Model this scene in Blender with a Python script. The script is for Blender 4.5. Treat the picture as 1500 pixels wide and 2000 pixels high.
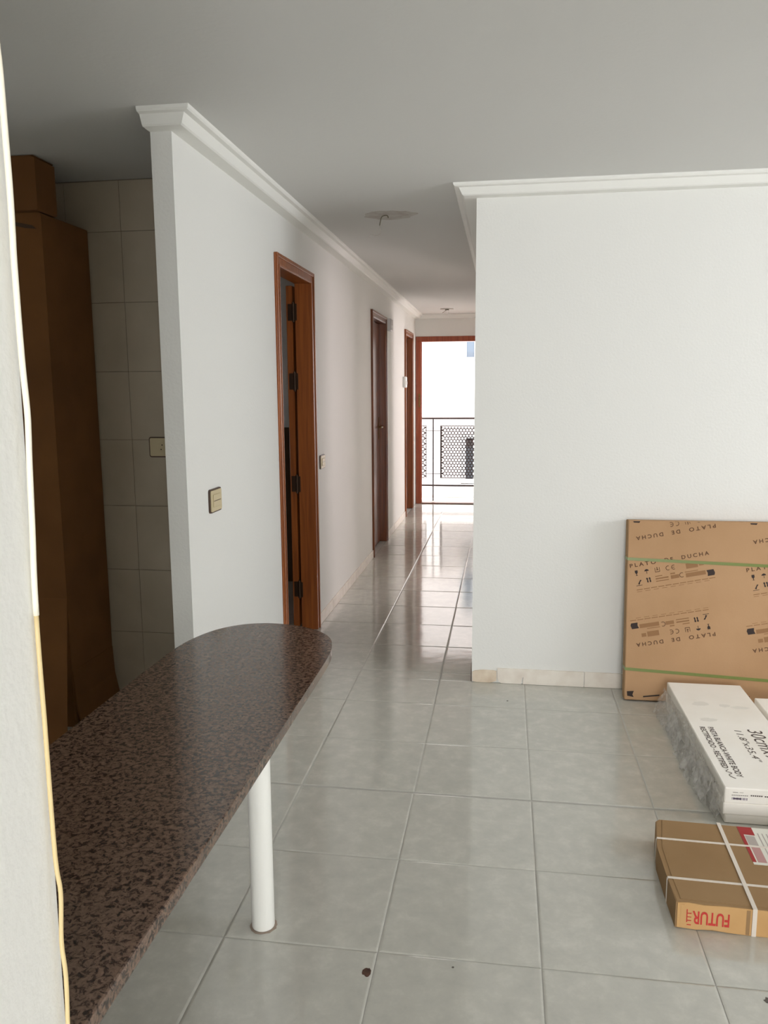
import bpy, bmesh, math, random
from mathutils import Vector, Matrix

random.seed(7)
for _o in list(bpy.data.objects):
    bpy.data.objects.remove(_o)
SC = bpy.context.scene
COL = SC.collection
PI = math.pi

# ------------------------------------------------------------------ camera
EYE = 1.38
F_PX, YAW, PITCH, ROLL = 1560.838, 0.1505, -0.1518, -0.0067
fw = Vector((-math.sin(YAW) * math.cos(PITCH), math.cos(YAW) * math.cos(PITCH), math.sin(PITCH)))
rt = Vector((math.cos(YAW), math.sin(YAW), 0))
up = rt.cross(fw)
rt2 = rt * math.cos(ROLL) + up * math.sin(ROLL)
up2 = -rt * math.sin(ROLL) + up * math.cos(ROLL)
cam_d = bpy.data.cameras.new('camera')
cam = bpy.data.objects.new('camera', cam_d)
COL.objects.link(cam)
cam_d.sensor_fit = 'VERTICAL'
cam_d.sensor_height = 36.0
cam_d.sensor_width = 27.0
cam_d.lens = F_PX / 2000.0 * 36.0
cam_d.clip_start = 0.02
cam_d.clip_end = 200
cam.matrix_world = Matrix(((rt2.x, up2.x, -fw.x, 0), (rt2.y, up2.y, -fw.y, 0), (rt2.z, up2.z, -fw.z, EYE), (0, 0, 0, 1)))
SC.camera = cam

# ------------------------------------------------------------------ light
SC.view_settings.view_transform = 'Standard'
SC.view_settings.look = 'None'
SC.view_settings.gamma = 1.0
SC.view_settings.use_curve_mapping = False
SC.view_settings.exposure = 0.0
SC.cycles.use_denoising = True
SC.cycles.max_bounces = 10
SC.cycles.diffuse_bounces = 6
SC.cycles.sample_clamp_indirect = 6.0

W = bpy.data.worlds.new('overcast_sky')
SC.world = W
W.use_nodes = True
W.node_tree.nodes['Background'].inputs[0].default_value = (0.90, 0.95, 1.0, 1)
W.node_tree.nodes['Background'].inputs[1].default_value = 2.9

def light(name, kind, loc, rot, energy, color, size=None, size_y=None, angle=None):
    d = bpy.data.lights.new(name, kind)
    d.energy = energy
    d.color = color
    if kind == 'AREA':
        d.shape = 'RECTANGLE'
        d.size = size
        d.size_y = size_y
    if angle:
        d.angle = angle
    o = bpy.data.objects.new(name, d)
    COL.objects.link(o)
    o.location = loc
    o.rotation_euler = rot
    return o

sun = light('sun', 'SUN', (-8, -8, 12), (0, 0, 0), 22, (1.0, 0.78, 0.74), angle=0.03)
sun.rotation_euler = Vector((0.75, 0.12, -0.65)).to_track_quat('-Z', 'Y').to_euler()
# daylight outside the windows: right of the camera, behind it, and in the room right of the corridor
light('window_daylight_right', 'AREA', (4.35, 2.2, 1.55), (0, math.radians(84), 0), 90, (0.95, 0.96, 1.0), 1.5, 1.8)
light('window_daylight_rear', 'AREA', (0.7, -3.0, 1.30), (math.radians(86), 0, 0), 126, (0.99, 0.97, 0.96), 1.5, 2.1)
light('window_daylight_bedroom', 'AREA', (2.5, 10.1, 1.35), (math.radians(-88), 0, 0), 270, (1.0, 0.86, 0.86), 2.0, 1.6)

# ------------------------------------------------------------------ helpers
def lin(c):
    c = c / 255.0
    return c / 12.92 if c <= 0.04045 else ((c + 0.055) / 1.055) ** 2.4

def rgb(r, g, b):
    return (lin(r), lin(g), lin(b), 1.0)

def mat(name, col, rough=0.5, metallic=0.0, spec=0.5, bump=None, var=None, coat=0.0):
    """bump=(scale, strength, detail); var=(colour2, scale, lo, hi)"""
    m = bpy.data.materials.new(name)
    m.use_nodes = True
    nt = m.node_tree
    b = nt.nodes['Principled BSDF']
    b.inputs['Base Color'].default_value = col
    b.inputs['Roughness'].default_value = rough
    b.inputs['Metallic'].default_value = metallic
    b.inputs['Specular IOR Level'].default_value = spec
    b.inputs['Coat Weight'].default_value = coat
    tc = nt.nodes.new('ShaderNodeTexCoord')
    if var:
        n = nt.nodes.new('ShaderNodeTexNoise')
        n.inputs['Scale'].default_value = var[1]
        n.inputs['Detail'].default_value = 5
        r = nt.nodes.new('ShaderNodeValToRGB')
        r.color_ramp.elements[0].position = var[2]
        r.color_ramp.elements[1].position = var[3]
        r.color_ramp.elements[0].color = col
        r.color_ramp.elements[1].color = var[0]
        nt.links.new(tc.outputs['Object'], n.inputs['Vector'])
        nt.links.new(n.outputs['Fac'], r.inputs['Fac'])
        nt.links.new(r.outputs['Color'], b.inputs['Base Color'])
    if bump:
        n = nt.nodes.new('ShaderNodeTexNoise')
        n.inputs['Scale'].default_value = bump[0]
        n.inputs['Detail'].default_value = bump[2]
        bp = nt.nodes.new('ShaderNodeBump')
        bp.inputs['Strength'].default_value = bump[1]
        bp.inputs['Distance'].default_value = 0.004
        nt.links.new(tc.outputs['Object'], n.inputs['Vector'])
        nt.links.new(n.outputs['Fac'], bp.inputs['Height'])
        nt.links.new(bp.outputs['Normal'], b.inputs['Normal'])
    return m

def wood(name, c1, c2, rough=0.35, spec=0.5):
    m = mat(name, c1, rough, spec=spec)
    nt = m.node_tree
    b = nt.nodes['Principled BSDF']
    tc = nt.nodes.new('ShaderNodeTexCoord')
    mp = nt.nodes.new('ShaderNodeMapping')
    mp.inputs['Scale'].default_value = (60, 60, 2.5)
    n = nt.nodes.new('ShaderNodeTexNoise')
    n.inputs['Scale'].default_value = 1.0
    n.inputs['Detail'].default_value = 6
    n.inputs['Distortion'].default_value = 0.6
    r = nt.nodes.new('ShaderNodeValToRGB')
    r.color_ramp.elements[0].position = 0.35
    r.color_ramp.elements[1].position = 0.68
    r.color_ramp.elements[0].color = c1
    r.color_ramp.elements[1].color = c2
    nt.links.new(tc.outputs['Object'], mp.inputs['Vector'])
    nt.links.new(mp.outputs['Vector'], n.inputs['Vector'])
    nt.links.new(n.outputs['Fac'], r.inputs['Fac'])
    nt.links.new(r.outputs['Color'], b.inputs['Base Color'])
    return m

def tile_mat():
    m = mat('floor_tile_glaze', rgb(170, 170, 164), 0.09, spec=0.8)
    nt = m.node_tree
    b = nt.nodes['Principled BSDF']
    tc = nt.nodes.new('ShaderNodeTexCoord')
    oi = nt.nodes.new('ShaderNodeObjectInfo')
    mul = nt.nodes.new('ShaderNodeMath'); mul.operation = 'MULTIPLY'; mul.inputs[1].default_value = 37.0
    add = nt.nodes.new('ShaderNodeVectorMath'); add.operation = 'ADD'
    nt.links.new(oi.outputs['Random'], mul.inputs[0])
    nt.links.new(tc.outputs['Object'], add.inputs[0])
    nt.links.new(mul.outputs[0], add.inputs[1])
    n1 = nt.nodes.new('ShaderNodeTexNoise')
    n1.inputs['Scale'].default_value = 17; n1.inputs['Detail'].default_value = 14; n1.inputs['Distortion'].default_value = 0.15
    n1.inputs['Roughness'].default_value = 0.66
    nt.links.new(add.outputs[0], n1.inputs['Vector'])
    r = nt.nodes.new('ShaderNodeValToRGB')
    e = r.color_ramp.elements
    e[0].position = 0.30; e[0].color = rgb(187, 186, 178)
    e[1].position = 0.72; e[1].color = rgb(208, 206, 197)
    e2 = r.color_ramp.elements.new(0.52); e2.color = rgb(195, 194, 185)
    nt.links.new(n1.outputs['Fac'], r.inputs['Fac'])
    nt.links.new(r.outputs['Color'], b.inputs['Base Color'])
    n2 = nt.nodes.new('ShaderNodeTexNoise')
    n2.inputs['Scale'].default_value = 16; n2.inputs['Detail'].default_value = 3
    bp = nt.nodes.new('ShaderNodeBump'); bp.inputs['Strength'].default_value = 0.10; bp.inputs['Distance'].default_value = 0.004
    nt.links.new(add.outputs[0], n2.inputs['Vector'])
    nt.links.new(n2.outputs['Fac'], bp.inputs['Height'])
    nt.links.new(bp.outputs['Normal'], b.inputs['Normal'])
    return m

def granite_mat():
    m = mat('brown_granite', rgb(110, 88, 74), 0.14)
    nt = m.node_tree
    b = nt.nodes['Principled BSDF']
    tc = nt.nodes.new('ShaderNodeTexCoord')
    n1 = nt.nodes.new('ShaderNodeTexNoise')
    n1.inputs['Scale'].default_value = 120; n1.inputs['Detail'].default_value = 6; n1.inputs['Roughness'].default_value = 0.68
    n1.inputs['Distortion'].default_value = 0.7
    r = nt.nodes.new('ShaderNodeValToRGB')
    e = r.color_ramp.elements
    e[0].position = 0.36; e[0].color = rgb(48, 37, 32)
    e[1].position = 0.64; e[1].color = rgb(128, 106, 91)
    a = e.new(0.45); a.color = rgb(72, 57, 49)
    a = e.new(0.485); a.color = rgb(108, 89, 77)
    n2 = nt.nodes.new('ShaderNodeTexVoronoi')
    n2.inputs['Scale'].default_value = 190
    mx = nt.nodes.new('ShaderNodeMixRGB'); mx.blend_type = 'MULTIPLY'; mx.inputs[0].default_value = 0.35
    nt.links.new(tc.outputs['Object'], n1.inputs['Vector'])
    nt.links.new(tc.outputs['Object'], n2.inputs['Vector'])
    nt.links.new(n1.outputs['Fac'], r.inputs['Fac'])
    nt.links.new(r.outputs['Color'], mx.inputs[1])
    bw = nt.nodes.new('ShaderNodeRGBToBW')
    r2 = nt.nodes.new('ShaderNodeValToRGB')
    r2.color_ramp.elements[0].color = (0.35, 0.3, 0.28, 1); r2.color_ramp.elements[1].color = (1.25, 1.15, 1.1, 1)
    nt.links.new(n2.outputs['Color'], bw.inputs[0])
    nt.links.new(bw.outputs[0], r2.inputs['Fac'])
    nt.links.new(r2.outputs['Color'], mx.inputs[2])
    nt.links.new(mx.outputs[0], b.inputs['Base Color'])
    return m

def film_mat():
    m = bpy.data.materials.new('stretch_film')
    m.use_nodes = True
    nt = m.node_tree
    b = nt.nodes['Principled BSDF']
    b.inputs['Base Color'].default_value = (0.66, 0.64, 0.61, 1)
    b.inputs['Roughness'].default_value = 0.22
    out = nt.nodes['Material Output']
    tr = nt.nodes.new('ShaderNodeBsdfTransparent')
    mx = nt.nodes.new('ShaderNodeMixShader')
    n = nt.nodes.new('ShaderNodeTexNoise'); n.inputs['Scale'].default_value = 18; n.inputs['Detail'].default_value = 4
    tc = nt.nodes.new('ShaderNodeTexCoord')
    r = nt.nodes.new('ShaderNodeValToRGB')
    r.color_ramp.elements[0].position = 0.3; r.color_ramp.elements[0].color = (0.12, 0.12, 0.12, 1)
    r.color_ramp.elements[1].position = 0.75; r.color_ramp.elements[1].color = (0.75, 0.75, 0.75, 1)
    nt.links.new(tc.outputs['Object'], n.inputs['Vector'])
    nt.links.new(n.outputs['Fac'], r.inputs['Fac'])
    nt.links.new(r.outputs['Color'], mx.inputs[0])
    nt.links.new(tr.outputs[0], mx.inputs[1])
    nt.links.new(b.outputs[0], mx.inputs[2])
    nt.links.new(mx.outputs[0], out.inputs[0])
    return m

def glass_mat(name, col):
    m = mat(name, col, 0.03, spec=0.8)
    return m

M = {}
M['wall'] = mat('wall_paint', rgb(231, 231, 227), 0.72, spec=0.25, bump=(95, 0.22, 3))
M['ceil'] = mat('ceiling_paint', rgb(213, 213, 210), 0.8, spec=0.2, bump=(60, 0.12, 2))
M['trimw'] = mat('plaster_cornice', rgb(236, 236, 231), 0.6, spec=0.3)
M['grout'] = mat('floor_grout', rgb(176, 174, 168), 0.6, bump=(200, 0.3, 2))
M['tile'] = tile_mat()
M['kgrout'] = mat('wall_grout', rgb(130, 120, 104), 0.8)
M['ktile'] = mat('kitchen_wall_tile', rgb(188, 176, 156), 0.25, bump=(9, 0.06, 2), var=(rgb(178, 166, 146), 5, 0.35, 0.7))
M['skirt'] = mat('cream_skirting', rgb(236, 229, 218), 0.35, var=(rgb(222, 212, 199), 14, 0.4, 0.75))
M['skirtbare'] = mat('bare_skirting', rgb(226, 212, 192), 0.7, var=(rgb(206, 186, 162), 18, 0.4, 0.75))
M['glue_shade'] = mat('adhesive_shade', rgb(82, 62, 46), 0.9)  # adhesive brown, also the painted shade strip on the tall carton
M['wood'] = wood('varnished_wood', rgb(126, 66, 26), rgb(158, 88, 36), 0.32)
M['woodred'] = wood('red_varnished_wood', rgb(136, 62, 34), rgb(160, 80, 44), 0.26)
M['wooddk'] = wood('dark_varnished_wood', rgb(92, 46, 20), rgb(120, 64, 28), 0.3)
M['hinge'] = mat('aged_brass', rgb(58, 38, 22), 0.45, metallic=0.6)
M['handle'] = mat('door_handle_brass', rgb(120, 90, 50), 0.35, metallic=0.8)
M['granite'] = granite_mat()
M['leg'] = mat('white_painted_metal', rgb(246, 246, 240), 0.35)
M['cable'] = mat('sunlit_cable', rgb(244, 238, 220), 0.45)  # upper length painted whiter, as if blown out by sunlight
M['cablelow'] = mat('yellowish_cable', rgb(220, 198, 148), 0.5)
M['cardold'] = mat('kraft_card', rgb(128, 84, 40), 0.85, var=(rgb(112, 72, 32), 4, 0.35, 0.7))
M['card'] = mat('cardboard', rgb(184, 148, 112), 0.85, spec=0.2, bump=(120, 0.1, 2), var=(rgb(174, 138, 102), 3, 0.35, 0.7))
M['card2'] = mat('brown_cardboard', rgb(158, 128, 92), 0.8, spec=0.2, bump=(120, 0.1, 2), var=(rgb(148, 118, 82), 4, 0.35, 0.7))
M['ink'] = mat('brown_ink', rgb(88, 58, 36), 0.8)
M['inkdk'] = mat('dark_ink', rgb(52, 40, 36), 0.8)
M['inkfaint'] = mat('faint_ink', rgb(146, 108, 72), 0.85)
M['strapg'] = mat('green_strap', rgb(112, 124, 58), 0.35)
M['strapw'] = mat('white_strap', rgb(222, 212, 200), 0.4)
M['whitecard'] = mat('white_carton', rgb(244, 240, 232), 0.6, spec=0.3, var=(rgb(238, 233, 223), 5, 0.4, 0.7))
M['inkgrey'] = mat('grey_ink', rgb(92, 82, 76), 0.8)
M['inkgreyl'] = mat('worn_grey_ink', rgb(228, 224, 215), 0.8)
M['inkviolet'] = mat('violet_ink', rgb(112, 98, 122), 0.8)
M['red'] = mat('red_ink', rgb(196, 56, 50), 0.7)
M['redlabel'] = mat('red_label', rgb(160, 34, 34), 0.6)
M['paper'] = mat('label_paper', rgb(222, 220, 208), 0.6)
M['papergrey'] = mat('grey_label_print', rgb(176, 166, 158), 0.6)
M['pinkprint'] = mat('pink_label_print', rgb(184, 140, 136), 0.6)
M['film'] = film_mat()
M['cream'] = mat('ivory_plastic', rgb(206, 192, 156), 0.35)
M['brownplastic'] = mat('brown_plastic', rgb(74, 54, 42), 0.4)
M['white'] = mat('white_plastic', rgb(238, 238, 235), 0.35)
M['greyplastic'] = mat('grey_plastic', rgb(196, 194, 192), 0.4)
M['metal'] = mat('railing_paint', rgb(74, 64, 64), 0.45)
M['facade'] = mat('facade_render', rgb(236, 230, 224), 0.9, bump=(30, 0.2, 3))
M['bal'] = mat('balcony_stone', rgb(222, 214, 204), 0.5)
M['balgrey'] = mat('grey_strip', rgb(150, 142, 138), 0.6)
M['glassl'] = glass_mat('pale_window_glass', rgb(120, 132, 146))
M['glassd'] = glass_mat('dark_window_glass', rgb(26, 28, 32))
M['stain'] = mat('rust_stain', rgb(96, 66, 50), 0.7, var=(rgb(60, 36, 26), 60, 0.35, 0.7))
M['stainlt'] = mat('grime_ring', rgb(158, 142, 128), 0.5)
M['chip'] = mat('tile_chip', rgb(96, 90, 84), 0.8)
M['ground'] = mat('street', rgb(190, 184, 176), 0.9)
M['plastermark'] = mat('bare_plaster_patch', rgb(196, 194, 187), 0.9, var=(rgb(180, 172, 166), 16, 0.4, 0.65))
M['wire'] = mat('old_wire', rgb(96, 90, 70), 0.5)
M['dado'] = mat('dark_bathroom_tile', rgb(84, 62, 40), 0.3)

def link(o, parent=None):
    COL.objects.link(o)
    if parent is not None:
        o.parent = parent
    return o

def obj(name, bm, m, parent=None, loc=None, smooth=False):
    me = bpy.data.meshes.new(name)
    bmesh.ops.recalc_face_normals(bm, faces=bm.faces)
    bm.to_mesh(me)
    bm.free()
    me.materials.append(m)
    if smooth:
        for p in me.polygons:
            p.use_smooth = True
    o = bpy.data.objects.new(name, me)
    if loc is not None:
        o.location = loc
    return link(o, parent)

def empty(name, loc=(0, 0, 0), rot=(0, 0, 0)):
    o = bpy.data.objects.new(name, None)
    o.location = loc
    o.rotation_euler = rot
    o.empty_display_size = 0.1
    return link(o)

def tag(o, label=None, cat=None, group=None, kind=None):
    if label: o['label'] = label
    if cat: o['category'] = cat
    if group: o['group'] = group
    if kind: o['kind'] = kind
    return o

def add_box(bm, a, b, bev=0.0):
    n0 = len(bm.verts)
    x0, y0, z0 = a; x1, y1, z1 = b
    vs = [bm.verts.new(p) for p in ((x0, y0, z0), (x1, y0, z0), (x1, y1, z0), (x0, y1, z0), (x0, y0, z1), (x1, y0, z1), (x1, y1, z1), (x0, y1, z1))]
    fs = [bm.faces.new([vs[i] for i in f]) for f in ((3, 2, 1, 0), (4, 5, 6, 7), (0, 1, 5, 4), (1, 2, 6, 5), (2, 3, 7, 6), (3, 0, 4, 7))]
    if bev:
        es = list({e for f in fs for e in f.edges})
        bmesh.ops.bevel(bm, geom=es, offset=bev, segments=1, affect='EDGES', profile=0.5)
    return bm

def box(name, a, b, m, parent=None, bev=0.0):
    return obj(name, add_box(bmesh.new(), a, b, bev), m, parent)

def add_prism(bm, pts, h0, h1, frame=None):
    """polygon pts (u,v) extruded from h0 to h1; frame maps (u,v,h)->xyz"""
    f = frame or (lambda u, v, h: (u, v, h))
    lo = [bm.verts.new(f(u, v, h0)) for u, v in pts]
    hi = [bm.verts.new(f(u, v, h1)) for u, v in pts]
    n = len(pts)
    bm.faces.new(hi)
    bm.faces.new(lo[::-1])
    for i in range(n):
        j = (i + 1) % n
        bm.faces.new((lo[i], lo[j], hi[j], hi[i]))
    return bm

def add_tube(bm, pts, r, n=8, cap=True):
    pts = [Vector(p) for p in pts]
    rings = []
    t0 = (pts[1] - pts[0]).normalized()
    nrm = t0.orthogonal().normalized()
    for i, p in enumerate(pts):
        a = pts[max(i - 1, 0)]; b = pts[min(i + 1, len(pts) - 1)]
        t = (b - a).normalized()
        nrm = (nrm - t * nrm.dot(t)).normalized()
        bi = t.cross(nrm)
        rings.append([bm.verts.new(p + (nrm * math.cos(2 * PI * k / n) + bi * math.sin(2 * PI * k / n)) * r) for k in range(n)])
    for a, b in zip(rings, rings[1:]):
        for k in range(n):
            bm.faces.new((a[k], a[(k + 1) % n], b[(k + 1) % n], b[k]))
    if cap:
        bm.faces.new(rings[0][::-1]); bm.faces.new(rings[-1])
    return bm

def add_lathe(bm, prof, n=32, c=(0, 0)):
    rings = [[bm.verts.new((c[0] + r * math.cos(2 * PI * k / n), c[1] + r * math.sin(2 * PI * k / n), z)) for k in range(n)] for r, z in prof]
    for a, b in zip(rings, rings[1:]):
        for k in range(n):
            bm.faces.new((a[k], a[(k + 1) % n], b[(k + 1) % n], b[k]))
    bm.faces.new(rings[0][::-1]); bm.faces.new(rings[-1])
    return bm

def smooth_line(pts, k=6):
    pts = [Vector(p) for p in pts]
    out = []
    for i in range(len(pts) - 1):
        p0 = pts[max(i - 1, 0)]; p1 = pts[i]; p2 = pts[i + 1]; p3 = pts[min(i + 2, len(pts) - 1)]
        for j in range(k):
            t = j / k
            out.append(0.5 * ((2 * p1) + (p2 - p0) * t + (2 * p0 - 5 * p1 + 4 * p2 - p3) * t * t + (3 * p1 - p0 - 3 * p2 + p3) * t ** 3))
    out.append(pts[-1])
    return out

def text_mesh(s, size, spacing=1.0, shear=0.0, bold=0.0):
    c = bpy.data.curves.new('text', 'FONT')
    c.body = s
    c.size = size
    c.space_character = spacing
    c.shear = shear
    c.offset = bold
    c.resolution_u = 3
    o = bpy.data.objects.new('text', c)
    COL.objects.link(o)
    dg = bpy.context.evaluated_depsgraph_get()
    me = bpy.data.meshes.new_from_object(o.evaluated_get(dg))
    bpy.data.objects.remove(o)
    return me

def text(name, s, size, origin, u, v, m, parent, width=None, **kw):
    """flat lettering: origin, reading direction u, up direction v (parent's local axes)"""
    me = text_mesh(s, size, **kw)
    if width:
        xs = [p.co.x for p in me.vertices]
        k = width / (max(xs) - min(xs))
        for p in me.vertices:
            p.co.x *= k
    me.materials.clear(); me.materials.append(m)
    o = bpy.data.objects.new(name, me)
    u = Vector(u).normalized(); v = Vector(v).normalized(); w = u.cross(v)
    o.matrix_local = Matrix(((u.x, v.x, w.x, origin[0]), (u.y, v.y, w.y, origin[1]), (u.z, v.z, w.z, origin[2]), (0, 0, 0, 1)))
    link(o, parent)
    return o

def struct(name, bm, m, label, cat='wall', smooth=False):
    return tag(obj(name, bm, m, smooth=smooth), label, cat, kind='structure')

# ------------------------------------------------------------------ room numbers
XL, T, YE = -1.0715, 0.0717, 2.581        # corridor left wall, its thickness, its free end
XR, YB = -0.1388, 3.6728                  # corner of the living-room back wall
YF = 9.644                                # end of the corridor
H = 2.25
XK, YK = -2.6, 3.283                      # kitchen outer wall, kitchen back wall
XRW, YRW = 3.9, -2.6                      # right and rear walls
CY0, CY1 = 0.44, 0.655                    # near wall stub

# ------------------------------------------------------------------ floor
fl = struct('floor', add_box(bmesh.new(), (XK - .1, YRW - .1, -0.12), (XRW + .1, YF + .1, -0.0017)), M['grout'],
            'tiled floor of pale grey mottled glazed tiles running into the corridor', 'floor')
PX0, PY0, PT = -0.6913, 3.7706, 0.3996
GAP = 0.0024
shared = {}
def tile_mesh(w, d):
    key = (round(w, 4), round(d, 4))
    if key not in shared:
        bm = bmesh.new()
        rings = []
        for ins, z in ((0, -0.007), (0, -0.00106), (0.002, -0.00056), (0.004, -0.00021), (0.006, 0.0)):      # softly pillowed edge
            rings.append([bm.verts.new((sx * (w / 2 - ins), sy * (d / 2 - ins), z)) for sx, sy in ((-1, -1), (1, -1), (1, 1), (-1, 1))])
        for r0, r1 in zip(rings, rings[1:]):
            for k in range(4):
                bm.faces.new((r0[k], r0[(k + 1) % 4], r1[(k + 1) % 4], r1[k]))
        bm.faces.new(rings[-1])
        bmesh.ops.recalc_face_normals(bm, faces=bm.faces)
        me = bpy.data.meshes.new('floor_tile'); bm.to_mesh(me); bm.free()
        me.materials.append(M['tile'])
        shared[key] = me
    return shared[key]
rects = [(XK, 2.6, -0.62, YE), (XL, 2.6, YE, YB), (XL, XR, YB, YF), (XK, XL - T, YE, YK)]
for (rx0, rx1, ry0, ry1) in rects:
    i0 = math.floor((rx0 - PX0) / PT); i1 = math.ceil((rx1 - PX0) / PT)
    j0 = math.floor((ry0 - PY0) / PT); j1 = math.ceil((ry1 - PY0) / PT)
    for i in range(i0, i1):
        for j in range(j0, j1):
            x0 = max(PX0 + i * PT + GAP / 2, rx0); x1 = min(PX0 + (i + 1) * PT - GAP / 2, rx1)
            y0 = max(PY0 + j * PT + GAP / 2, ry0); y1 = min(PY0 + (j + 1) * PT - GAP / 2, ry1)
            if x1 - x0 < 0.02 or y1 - y0 < 0.02:
                continue
            if ry0 == -0.62 and y1 <= -0.6: continue
            o = bpy.data.objects.new('floor_tile', tile_mesh(x1 - x0, y1 - y0))
            o.location = ((x0 + x1) / 2, (y0 + y1) / 2, random.uniform(-0.0003, 0.0003))
            o.rotation_euler = (random.gauss(0, 0.0011), random.gauss(0, 0.0011), 0)
            link(o, fl)

def blob(cx, cy, rx, ry, seed, n=18, jag=0.22):
    rnd = random.Random(seed)
    return [(cx + rx * math.cos(2 * PI * k / n) * (1 + rnd.uniform(-jag, jag)), cy + ry * math.sin(2 * PI * k / n) * (1 + rnd.uniform(-jag, jag))) for k in range(n)]
tag(obj('stain', add_prism(bmesh.new(), blob(-0.307, 1.700, 0.011, 0.014, 3), 0.0004, 0.0009), M['stain'], fl), 'small rusty brown spot beside a tile joint')
obj('stain', add_prism(bmesh.new(), blob(-0.104, 1.745, 0.003, 0.003, 5), 0.0004, 0.0009), M['chip'], fl)
obj('stain', add_prism(bmesh.new(), blob(0.615, 1.74, 0.014, 0.009, 8, jag=.45), 0.0004, 0.0009), M['chip'], fl)
obj('stain', add_prism(bmesh.new(), blob(0.03, 3.45, 0.004, 0.004, 9), 0.0004, 0.0009), M['chip'], fl)

# ------------------------------------------------------------------ ceiling and walls
struct('ceiling', add_box(bmesh.new(), (XK - .1, YRW - .1, H), (XRW + .1, YF + .1, H + .14)), M['ceil'], 'plain painted ceiling over room, kitchen and corridor', 'ceiling')

D1 = (3.77, 4.395, 1.957)
D2 = (6.477, 7.163, 1.957)
D3 = (8.645, 9.25, 1.957)
J = 0.028
bm = bmesh.new()
ys = YE
for (a, b, zt) in (D1, D2, D3):
    add_box(bm, (XL - T, ys, 0), (XL, a - J, H))
    add_box(bm, (XL - T, a - J, zt + J), (XL, b + J, H))
    ys = b + J
add_box(bm, (XL - T, ys, 0), (XL, YF + .1, H))
struct('wall_left', bm, M['wall'], 'long white corridor wall with three wooden door openings')

bm = bmesh.new()
add_box(bm, (XR, YB, 0), (XRW, YB + 0.10, H))
struct('wall_back', bm, M['wall'], 'white wall behind the leaning cardboard box')
bm = bmesh.new()
ys = YB + .10
for (a, b) in ((6.0, 6.75), (8.3, 9.05)):  # farther doorway added to brighten the end of the corridor
    add_box(bm, (XR, ys, 0), (XR + .1, a, H)); add_box(bm, (XR, a, 2.03), (XR + .1, b, H)); ys = b
add_box(bm, (XR, ys, 0), (XR + .1, YF + .1, H))
struct('wall_corridor', bm, M['wall'], 'right hand wall of the corridor, hidden behind the corner, with two open doorways, the farther added for light')
# end wall of the corridor above the balcony door
EX0 = -1.005
bm = bmesh.new()
add_box(bm, (XL, YF, 2.0), (XR, YF + .1, H))
add_box(bm, (XL, YF, 0), (EX0 - 0.045, YF + .1, 2.0))
struct('wall_end', bm, M['wall'], 'strip of wall over the balcony door at the far end of the corridor')
# near wall stub with its slightly out-of-plumb edge
bm = bmesh.new()
add_prism(bm, [(XK, 0), (-0.4275, 0), (-0.4175, H), (XK, H)], CY0, CY1, lambda u, v, h: (u, h, v))
struct('wall_near', bm, M['wall'], 'white wall edge in the left foreground beside the granite counter')
# outer walls
bm = bmesh.new()
add_box(bm, (XK - .1, YRW - .1, 0), (XK, 4.1, H)); add_box(bm, (XK - .1, 4.9, 0), (XK, YF + .1, H))
add_box(bm, (XK - .1, 4.1, 0), (XK, 4.9, 0.90)); add_box(bm, (XK - .1, 4.1, 1.03), (XK, 4.9, H))  # low slot added to let a little daylight into the bathroom
struct('wall_outer', bm, M['wall'], 'outer wall of kitchen and bathroom on the left')
bm = bmesh.new()
add_box(bm, (XRW, YRW - .1, 0), (XRW + .1, 1.3, H)); add_box(bm, (XRW, 3.1, 0), (XRW + .1, YF + .1, H))
add_box(bm, (XR + .1, YF, 0), (1.5, YF + .1, H)); add_box(bm, (3.5, YF, 0), (XRW, YF + .1, H))
add_box(bm, (1.5, YF, 0), (3.5, YF + .1, 0.5)); add_box(bm, (1.5, YF, 2.1), (3.5, YF + .1, H))
add_box(bm, (XRW, 1.3, 2.1), (XRW + .1, 3.1, H)); add_box(bm, (XRW, 1.3, 0), (XRW + .1, 3.1, 0.85))
add_box(bm, (2.5, YRW, 0), (2.6, 1.9, H))  # unseen stub added to keep right window light off the near wall
struct('wall_right', bm, M['wall'], 'outer right wall with large window openings and an added light-blocking stub')
bm = bmesh.new()
add_box(bm, (XK, YRW - .1, 0), (-0.05, YRW, H)); add_box(bm, (1.45, YRW - .1, 0), (XRW, YRW, H)); add_box(bm, (-0.05, YRW - .1, 2.1), (1.45, YRW, H))
struct('wall_rear', bm, M['wall'], 'wall of the living room behind the camera with a balcony window')
kw = struct('wall_kitchen', add_box(bmesh.new(), (XK, YK + 0.006, 0), (XL - T, YK + .09, H)), M['kgrout'], 'beige tiled kitchen wall behind the cardboard boxes')
# kitchen wall tiles : rows 0.295 high, columns about 0.25 wide
kz = [0.0, 0.306, 0.594, 0.882, 1.172, 1.464, 1.753, 2.043, H - 0.004]
kx = [-1.143, -1.358, -1.604, -1.850, -2.096, -2.342, -2.6]
for a, b in zip(kz, kz[1:]):
    for c, d in zip(kx, kx[1:]):
        bmt = add_box(bmesh.new(), (d + .001, YK, a + .001), (c - .001, YK + .008, b - .001))
        obj('wall_tile', bmt, M['ktile'], kw)
# bathroom cross wall behind door one
bw_ = struct('wall_bathroom', add_box(bmesh.new(), (XK, 5.55, 0), (XL - T, 5.63, H)), M['wall'], 'dim bathroom wall glimpsed through the nearest door')
box('dado', (XK, 5.535, 0), (XL - T, 5.55, 1.12), M['dado'], bw_)

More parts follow.
